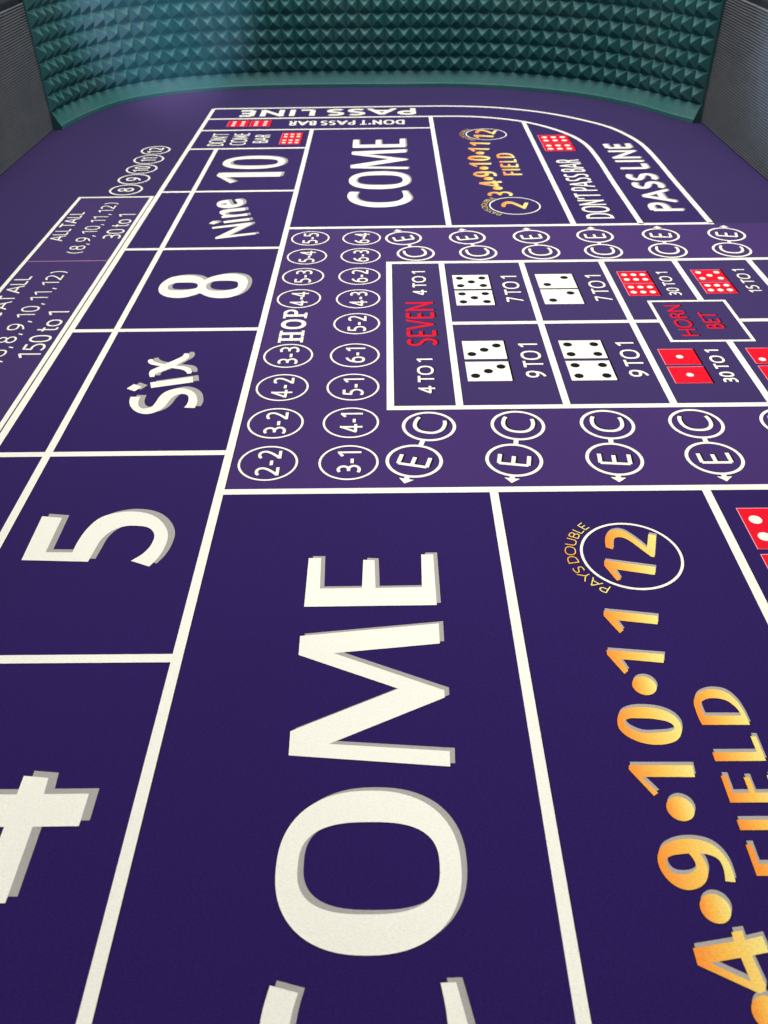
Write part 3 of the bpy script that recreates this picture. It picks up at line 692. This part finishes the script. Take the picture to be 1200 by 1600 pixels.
# --- printed dice
PIPS = {1: [(0, 0)], 2: [(-1, -1), (1, 1)], 3: [(-1, -1), (0, 0), (1, 1)], 4: [(-1, -1), (1, -1), (-1, 1), (1, 1)],
        5: [(-1, -1), (1, -1), (-1, 1), (1, 1), (0, 0)], 6: [(-1, -1), (0, -1), (1, -1), (-1, 1), (0, 1), (1, 1)]}
def die(x0, y0, x1, y1, n, red, side=False):
    pr = Print('printed_die', '%s printed die face showing %d' % ('red' if red else 'cream', n))
    cx, cy, w, h = (x0 + x1) / 2, (y0 + y1) / 2, x1 - x0, y1 - y0
    pr.poly([box(x0 + 1.3, y0 - .6, x1 + 1.6, y1 + 1.2)], M_BLACK, Z_SHADE - .04)
    if red:
        pr.poly([box(x0 - .7, y0 - .3, x1, y1 + .9)], M_PINK, Z_SHADE)
    pr.poly([box(x0, y0, x1, y1)], M_RED if red else M_WHITE, Z_INK)
    sx_, sy_ = w * .31, h * (.21 if n == 6 else .27)
    if n == 3: sx_, sy_ = w * .31, h * .23
    if n == 2: sx_, sy_ = w * .26, h * .24
    if side:
        sx_, sy_ = w * .22, h * .31
    rx = w * (.10 if red else .105)
    for a, b in PIPS[n]:
        if side: a, b = b, a
        pr.poly([disc(cx + a * sx_, cy + b * sy_, rx, 20)], M_WHITE if red else M_BLACK, Z_INK + .05)
    pr.build()
for x0, x1, ya, yb, yc, yd, n1, n2, red in (
    (75.2, 117.6, 912.0, 951.4, 868.4, 907.4, 5, 5, 0), (173.0, 216.4, 911.4, 951.6, 869.0, 908.0, 2, 2, 0),
    (271.0, 305.8, 923.6, 956.4, 888.6, 920.8, 6, 6, 1), (359.2, 393.9, 926.6, 958.8, 892.6, 922.6, 5, 6, 1),
    (74.6, 117.0, 744.2, 783.0, 700.6, 738.9, 3, 3, 0), (173.2, 216.2, 743.5, 781.8, 699.9, 738.5, 4, 4, 0),
    (269.9, 304.6, 728.9, 760.4, 693.0, 724.0, 1, 1, 1), (358.0, 393.0, 729.4, 760.9, 693.5, 724.3, 2, 1, 1),
    (264.4, 313.6, 455.6, 502.4, 402.0, 449.2, 6, 6, 1), (262.6, 312.6, 1506.5, 1554.5, 1458.0, 1502.5, 6, 6, 1),
    (-186.0, -150.0, 1556.5, 1590.5, 1518.5, 1553.0, 6, 6, 1)):
    die(x0, ya, x1, yb, n1, red); die(x0, yc, x1, yd, n2, red)
die(-294.0, 1638.6, -256.0, 1678.8, 6, 1, True); die(-252.5, 1638.6, -214.8, 1678.8, 6, 1, True)

# --- odds and names of the bets
up_text('lettering', '4 TO 1', 42.8, 27.0, 679.5, 746.5, 2.6, label='white 4 TO 1, near end of the SEVEN bet', shade='soft')
up_text('lettering', '4 TO 1', 43.6, 27.6, 897.5, 964.5, 2.6, label='white 4 TO 1, far end of the SEVEN bet', shade='soft')
up_text('lettering', 'SEVEN', 49.2, 18.4, 773.2, 877.8, 3.8, M_RED, label='red SEVEN with black print shadow', shade='black')
up_text('lettering', '9 TO 1', 150.8, 131.2, 706.5, 776.0, 2.8, label='white 9 TO 1 beside the pair of threes', shade='soft')
up_text('lettering', '9 TO 1', 248.8, 230.2, 706.0, 776.5, 2.8, label='white 9 TO 1 beside the pair of fours', shade='soft')
up_text('lettering', '7 TO 1', 150.6, 131.9, 875.0, 947.5, 2.6, label='white 7 TO 1 beside the pair of fives', shade='soft')
up_text('lettering', '7 TO 1', 249.8, 231.0, 875.0, 947.0, 2.6, label='white 7 TO 1 beside the pair of twos', shade='soft')
up_text('lettering', '30 TO 1', 329.4, 315.4, 692.6, 758.8, 2.5, label='white 30 TO 1 beside the pair of ones', shade='soft')
up_text('lettering', '30 TO 1', 330.2, 316.2, 888.0, 954.0, 2.1, label='white 30 TO 1 beside the pair of sixes', shade='soft')
up_text('lettering', '15 TO 1', 422.5, 408.0, 893.5, 959.5, 2.1, label='white 15 TO 1 beside the five and six', shade='soft')
up_text('lettering', '15 TO 1', 421.5, 407.5, 693.5, 759.5, 2.1, label='white 15 TO 1 beside the two and one', shade='soft')
up_text('lettering', 'HORN', 319.8, 302.2, 788.8, 862.6, 2.5, M_RED, label='red HORN', shade='black')
up_text('lettering', 'BET', 351.6, 333.4, 805.0, 844.0, 2.5, M_RED, label='red BET', shade='black')
up_text('lettering', 'ALL TALL', -426.6, -446.2, 1077.5, 1187.5, 2.5, label='white ALL TALL')
up_text('lettering', '(8,9,10,11,12)', -389.2, -409.4, 1034.0, 1225.5, 2.1, label='white (8, 9, 10, 11, 12) under ALL TALL')
up_text('lettering', '30 to 1', -352.6, -376.2, 1083.0, 1177.0, 2.6, label='white 30 to 1 under ALL TALL')
up_text('lettering', 'G AT ALL', -427.0, -446.0, 846.0, 963.0, 2.5, label='white AT ALL, cut off by the left edge')
up_text('lettering', '2,3,4,5,6,8,9,10,11,12)', -389.6, -409.6, 643.0, 977.5, 2.1, label='white numbers 2 to 12 of the upper bonus bet')
up_text('lettering', '150 to 1', -353.6, -376.4, 756.5, 864.5, 2.6, label='white 150 to 1')
for cy, t in ((1283.8, '8'), (1335.2, '9'), (1387.2, '10'), (1439.2, '11'), (1491.8, '12')):
    pr = Print('bonus_ring', 'white ring with %s' % t)
    ring(pr, -392.6, cy, 24.8, 3.0)
    wd = {'8': 17, '9': 17, '10': 28, '11': 20, '12': 30}[t]
    lay_text(pr, t, wd, 24.5, 3.4, lambda a, b, cy=cy, wd=wd: (-380.5 - b, cy - wd / 2 + a), inks_for(M_WHITE, 'thin'))
    pr.build()
up_text('lettering', "DON'T", -281.6, -309.8, 1514.5, 1593.0, 3.2, label="white DON'T")
up_text('lettering', 'COME', -244.2, -272.2, 1517.0, 1592.5, 3.2, label='small white COME')
up_text('lettering', 'BAR', -206.8, -233.6, 1529.0, 1580.5, 3.2, label='small white BAR')
up_text('lettering', 'PASS LINE', 408.6, 363.2, 1163.5, 1499.0, 8.4, label='white PASS LINE on the right side', shade='grey')
up_text('lettering', "DON'T PASS BAR", 307.4, 270.0, 1137.0, 1409.0, 4.4, label="white DON'T PASS BAR on the right side")
pr = Print('lettering', 'white PASS LINE across the far end')
lay_text(pr, 'PASS LINE', 341, 50, 10.5, lambda a, b: (55.0 - a, 1759.5 - b), [(M_EDGE, Z_SHADE - .03, 1.2, 0, 0), (M_WHITE, Z_INK, 0, 0, 0)])
pr.build()
pr = Print('lettering', "white DON'T PASS BAR across the far end")
lay_text(pr, "DON'T PASS BAR", 213.5, 31, 4.6, lambda a, b: (32.0 - a, 1672.0 - b), inks_for(M_WHITE, 'thin'))
pr.build()

# ---------------------------------------------------------------- end wall of moulded rubber
BAND_FOOT = [(-593, 1612), (-592, 1640), (-575, 1723), (-523, 1836), (-444, 1899), (-356, 1930), (-250, 1945), (-100, 1946), (0, 1942), (155, 1934), (260, 1905), (381, 1841), (474, 1747), (524, 1660), (551, 1620)]
fine = smooth_line(BAND_FOOT, 24)
fine = [p for p in fine if not (p[0] < -500 and p[1] < 1631)]
acc = [0.0]
for a, b in zip(fine, fine[1:]):
    acc.append(acc[-1] + math.dist(a, b))
def path(s):
    s = max(0, min(s, acc[-1] - 1e-6))
    lo, hi = 0, len(acc) - 1
    while hi - lo > 1:
        m = (lo + hi) // 2
        if acc[m] <= s: lo = m
        else: hi = m
    t = (s - acc[lo]) / (acc[hi] - acc[lo])
    p = Vector((fine[lo][0] + (fine[hi][0] - fine[lo][0]) * t, fine[lo][1] + (fine[hi][1] - fine[lo][1]) * t))
    i0, i1 = max(lo - 5, 0), min(hi + 5, len(fine) - 1)
    d = (Vector(fine[i1]) - Vector(fine[i0])).normalized()
    return p, d, Vector((-d.y, d.x))          # point on the foot line, along, outward (away from the play)
TOTAL = acc[-1]
PITCH, ROW, Z_ROW, DEPTH = 26.8, 26.4, 29.5, 13.5
NCOL = int(TOTAL / PITCH) + 1
NROW = 7
PITCH = TOTAL / NCOL
BACK = 15.5                                    # the sheet stands this far behind the foot line
def sheet_point(s, out, z):
    p, d, n = path(s)
    q = p + n * out
    return (q.x, q.y, z)

# backing sheet
v, f = [], []
NS = 160
for k in range(NS + 1):
    s = TOTAL * k / NS
    for out, z in ((BACK + .4, 0.05), (BACK + .4, 214), (BACK + 14, 214), (BACK + 14, 0.05)):
        v.append(sheet_point(s, out, z))
for k in range(NS):
    for j in range(4):
        a, b = k * 4 + j, k * 4 + (j + 1) % 4
        f.append((a, b, b + 4, a + 4))
f += [(0, 3, 2, 1), (NS * 4, NS * 4 + 1, NS * 4 + 2, NS * 4 + 3)]
bumper = mesh_object('rubber_bumper', v, f, [M_RUBBER], table, label='curved teal rubber end wall moulded with rows of small pyramids')
# smooth sloping foot strip, with slightly wavy upper edge
v, f = [], []
NS = 260
for k in range(NS + 1):
    s = TOTAL * k / NS
    wv = 0.5 * math.sin(s / 7.3) + 0.4 * math.sin(s / 3.1 + 1)
    prof = ((0.0, 0.3), (0.3, 6.5 + .2 * wv), (2.0, 8.0 + .2 * wv), (BACK - 2.5, 28.5 + .5 * wv), (BACK + .3, 29.4), (BACK + .3, 0.3))
    for out, z in prof:
        v.append(sheet_point(s, out, z))
n = 6
for k in range(NS):
    for j in range(n):
        a, b = k * n + j, k * n + (j + 1) % n
        f.append((a, b, b + n, a + n))
f += [tuple(range(n - 1, -1, -1)), tuple(range(NS * n, NS * n + n))]
mesh_object('foot_strip', v, f, [M_RUBBER], bumper, label='smooth sloping strip along the foot of the rubber wall')

# pyramid studs: shared shapes, one object each where they show
def stud_mesh(seed):
    r = random.Random(seed)
    j = lambda a: r.uniform(-a, a)
    hw, hh = 0.5, 0.5
    ax, az, d = j(.055), j(.05), 0.97 + j(.09)
    # base square in the sheet plane, apex standing towards the play; tip very slightly blunt
    t = 0.04 + r.random() * .03
    V = [(-hw, 0, -hh), (hw, 0, -hh), (hw, 0, hh), (-hw, 0, hh),
         (ax - t, -d, az - t), (ax + t, -d, az - t), (ax + t, -d, az + t), (ax - t, -d, az + t)]
    F = [(0, 1, 5, 4), (1, 2, 6, 5), (2, 3, 7, 6), (3, 0, 4, 7), (4, 5, 6, 7)]
    me = bpy.data.meshes.new('pyramid_stud')
    me.from_pydata(V, [], F); me.materials.append(M_RUBBER); me.update()
    return me
studs = [stud_mesh(k) for k in range(16)]
cells = []
for r in range(NROW):
    for k in range(NCOL):
        cells.append((r, k))
def cell_matrix(r, k):
    s = (k + .5) * PITCH
    p, d, n = path(s)
    q = p + n * BACK
    a, b_, c_ = path(k * PITCH)[0] + path(k * PITCH)[2] * BACK, path((k + 1) * PITCH)[0] + path((k + 1) * PITCH)[2] * BACK, None
    w = (b_ - a).length
    x = (b_ - a).normalized(); y = Vector((-x.y, x.x))
    z = Z_ROW + (r + .5) * ROW
    m = Matrix.Identity(4)
    m.col[0] = (x.x * w * S, x.y * w * S, 0, 0)
    m.col[1] = (y.x * DEPTH * S, y.y * DEPTH * S, 0, 0)
    m.col[2] = (0, 0, ROW * S, 0)
    mid = (a + b_) / 2
    m.col[3] = (mid.x * S, mid.y * S, z * S, 1)
    return m
single = [c for c in cells if c[0] < 5 or (c[0] == 5 and (c[1] < 22 or c[1] > NCOL - 16))][:300]
single_set = set(single)
mv, mf = [], []
for c in cells:
    me = random.choice(studs)
    m = cell_matrix(*c)
    if c in single_set:
        o = bpy.data.objects.new('pyramid_stud', me)
        o.matrix_local = m
        link(o, bumper)
    else:
        base = len(mv)
        mv += [tuple(m @ vv.co) for vv in me.vertices]
        mf += [tuple(base + i for i in p.vertices) for p in me.polygons]
me = bpy.data.meshes.new('pyramid_studs_upper')
me.from_pydata(mv, [], mf); me.materials.append(M_RUBBER); me.update()
o = link(bpy.data.objects.new('upper_pyramid_studs', me), bumper)
o['kind'] = 'stuff'

# ---------------------------------------------------------------- ribbed side walls and rails
def side_wall(xface, sgn, label, yend):
    """corrugated sheet: horizontal ribs, face at xface, body behind it (sgn = direction away from the play)"""
    v, f = [], []
    prof = []
    nr, pitch = 52, 3.85
    for k in range(nr):
        z = k * pitch
        prof += [(2.6, z), (2.3, z + pitch * .22), (0.5, z + pitch * .42), (0.0, z + pitch * .62), (0.5, z + pitch * .84)]
    prof.append((2.6, nr * pitch))
    prof += [(16, nr * pitch), (16, 0)]
    ys = [-250 + (yend + 250) * i / 60 for i in range(61)]
    n = len(prof)
    for i, y in enumerate(ys):
        wob = 0.25 * math.sin(y / 61.0) + 0.15 * math.sin(y / 17.0 + 2)
        for dx, z in prof:
            v.append((xface + sgn * dx, y, z + (wob if 0 < z < nr * pitch else 0)))
    for i in range(len(ys) - 1):
        for j in range(n):
            a, b = i * n + j, i * n + (j + 1) % n
            q = (a, b, b + n, a + n)
            f.append(q if sgn > 0 else tuple(reversed(q)))
    e = (len(ys) - 1) * n
    f.append(tuple(range(e, e + n)) if sgn < 0 else tuple(reversed(range(e, e + n))))
    return mesh_object('side_wall', v, f, [M_RIB], table, label=label)
side_wall(-609, -1, 'charcoal ribbed rubber side wall on the left', 1632)
side_wall(567.5, 1, 'charcoal ribbed rubber side wall on the right', 1630)
def rail(x0, x1, label):
    v, f = [], []
    prof = []
    for k in range(13):
        a = math.pi * k / 12
        prof.append((x0 + (x1 - x0) * (.5 - .5 * math.cos(a)), 201 + 26 * math.sin(a) ** .6))
    n = len(prof)
    ys = [-250 + 2250 * i / 40 for i in range(41)]
    for y in ys:
        v += [(x, y, z) for x, z in prof]
    for i in range(len(ys) - 1):
        for j in range(n):
            a, b = i * n + j, i * n + (j + 1) % n
            f.append((a, a + n, b + n, b))
    f += [tuple(range(n)), tuple(reversed(range((len(ys) - 1) * n, len(ys) * n)))]
    mesh_object('padded_rail', v, f, [M_RAIL], table, label=label, smooth=True)
rail(-612, -700, 'black padded rail above the left side wall')
rail(571, 660, 'black padded rail above the right side wall')
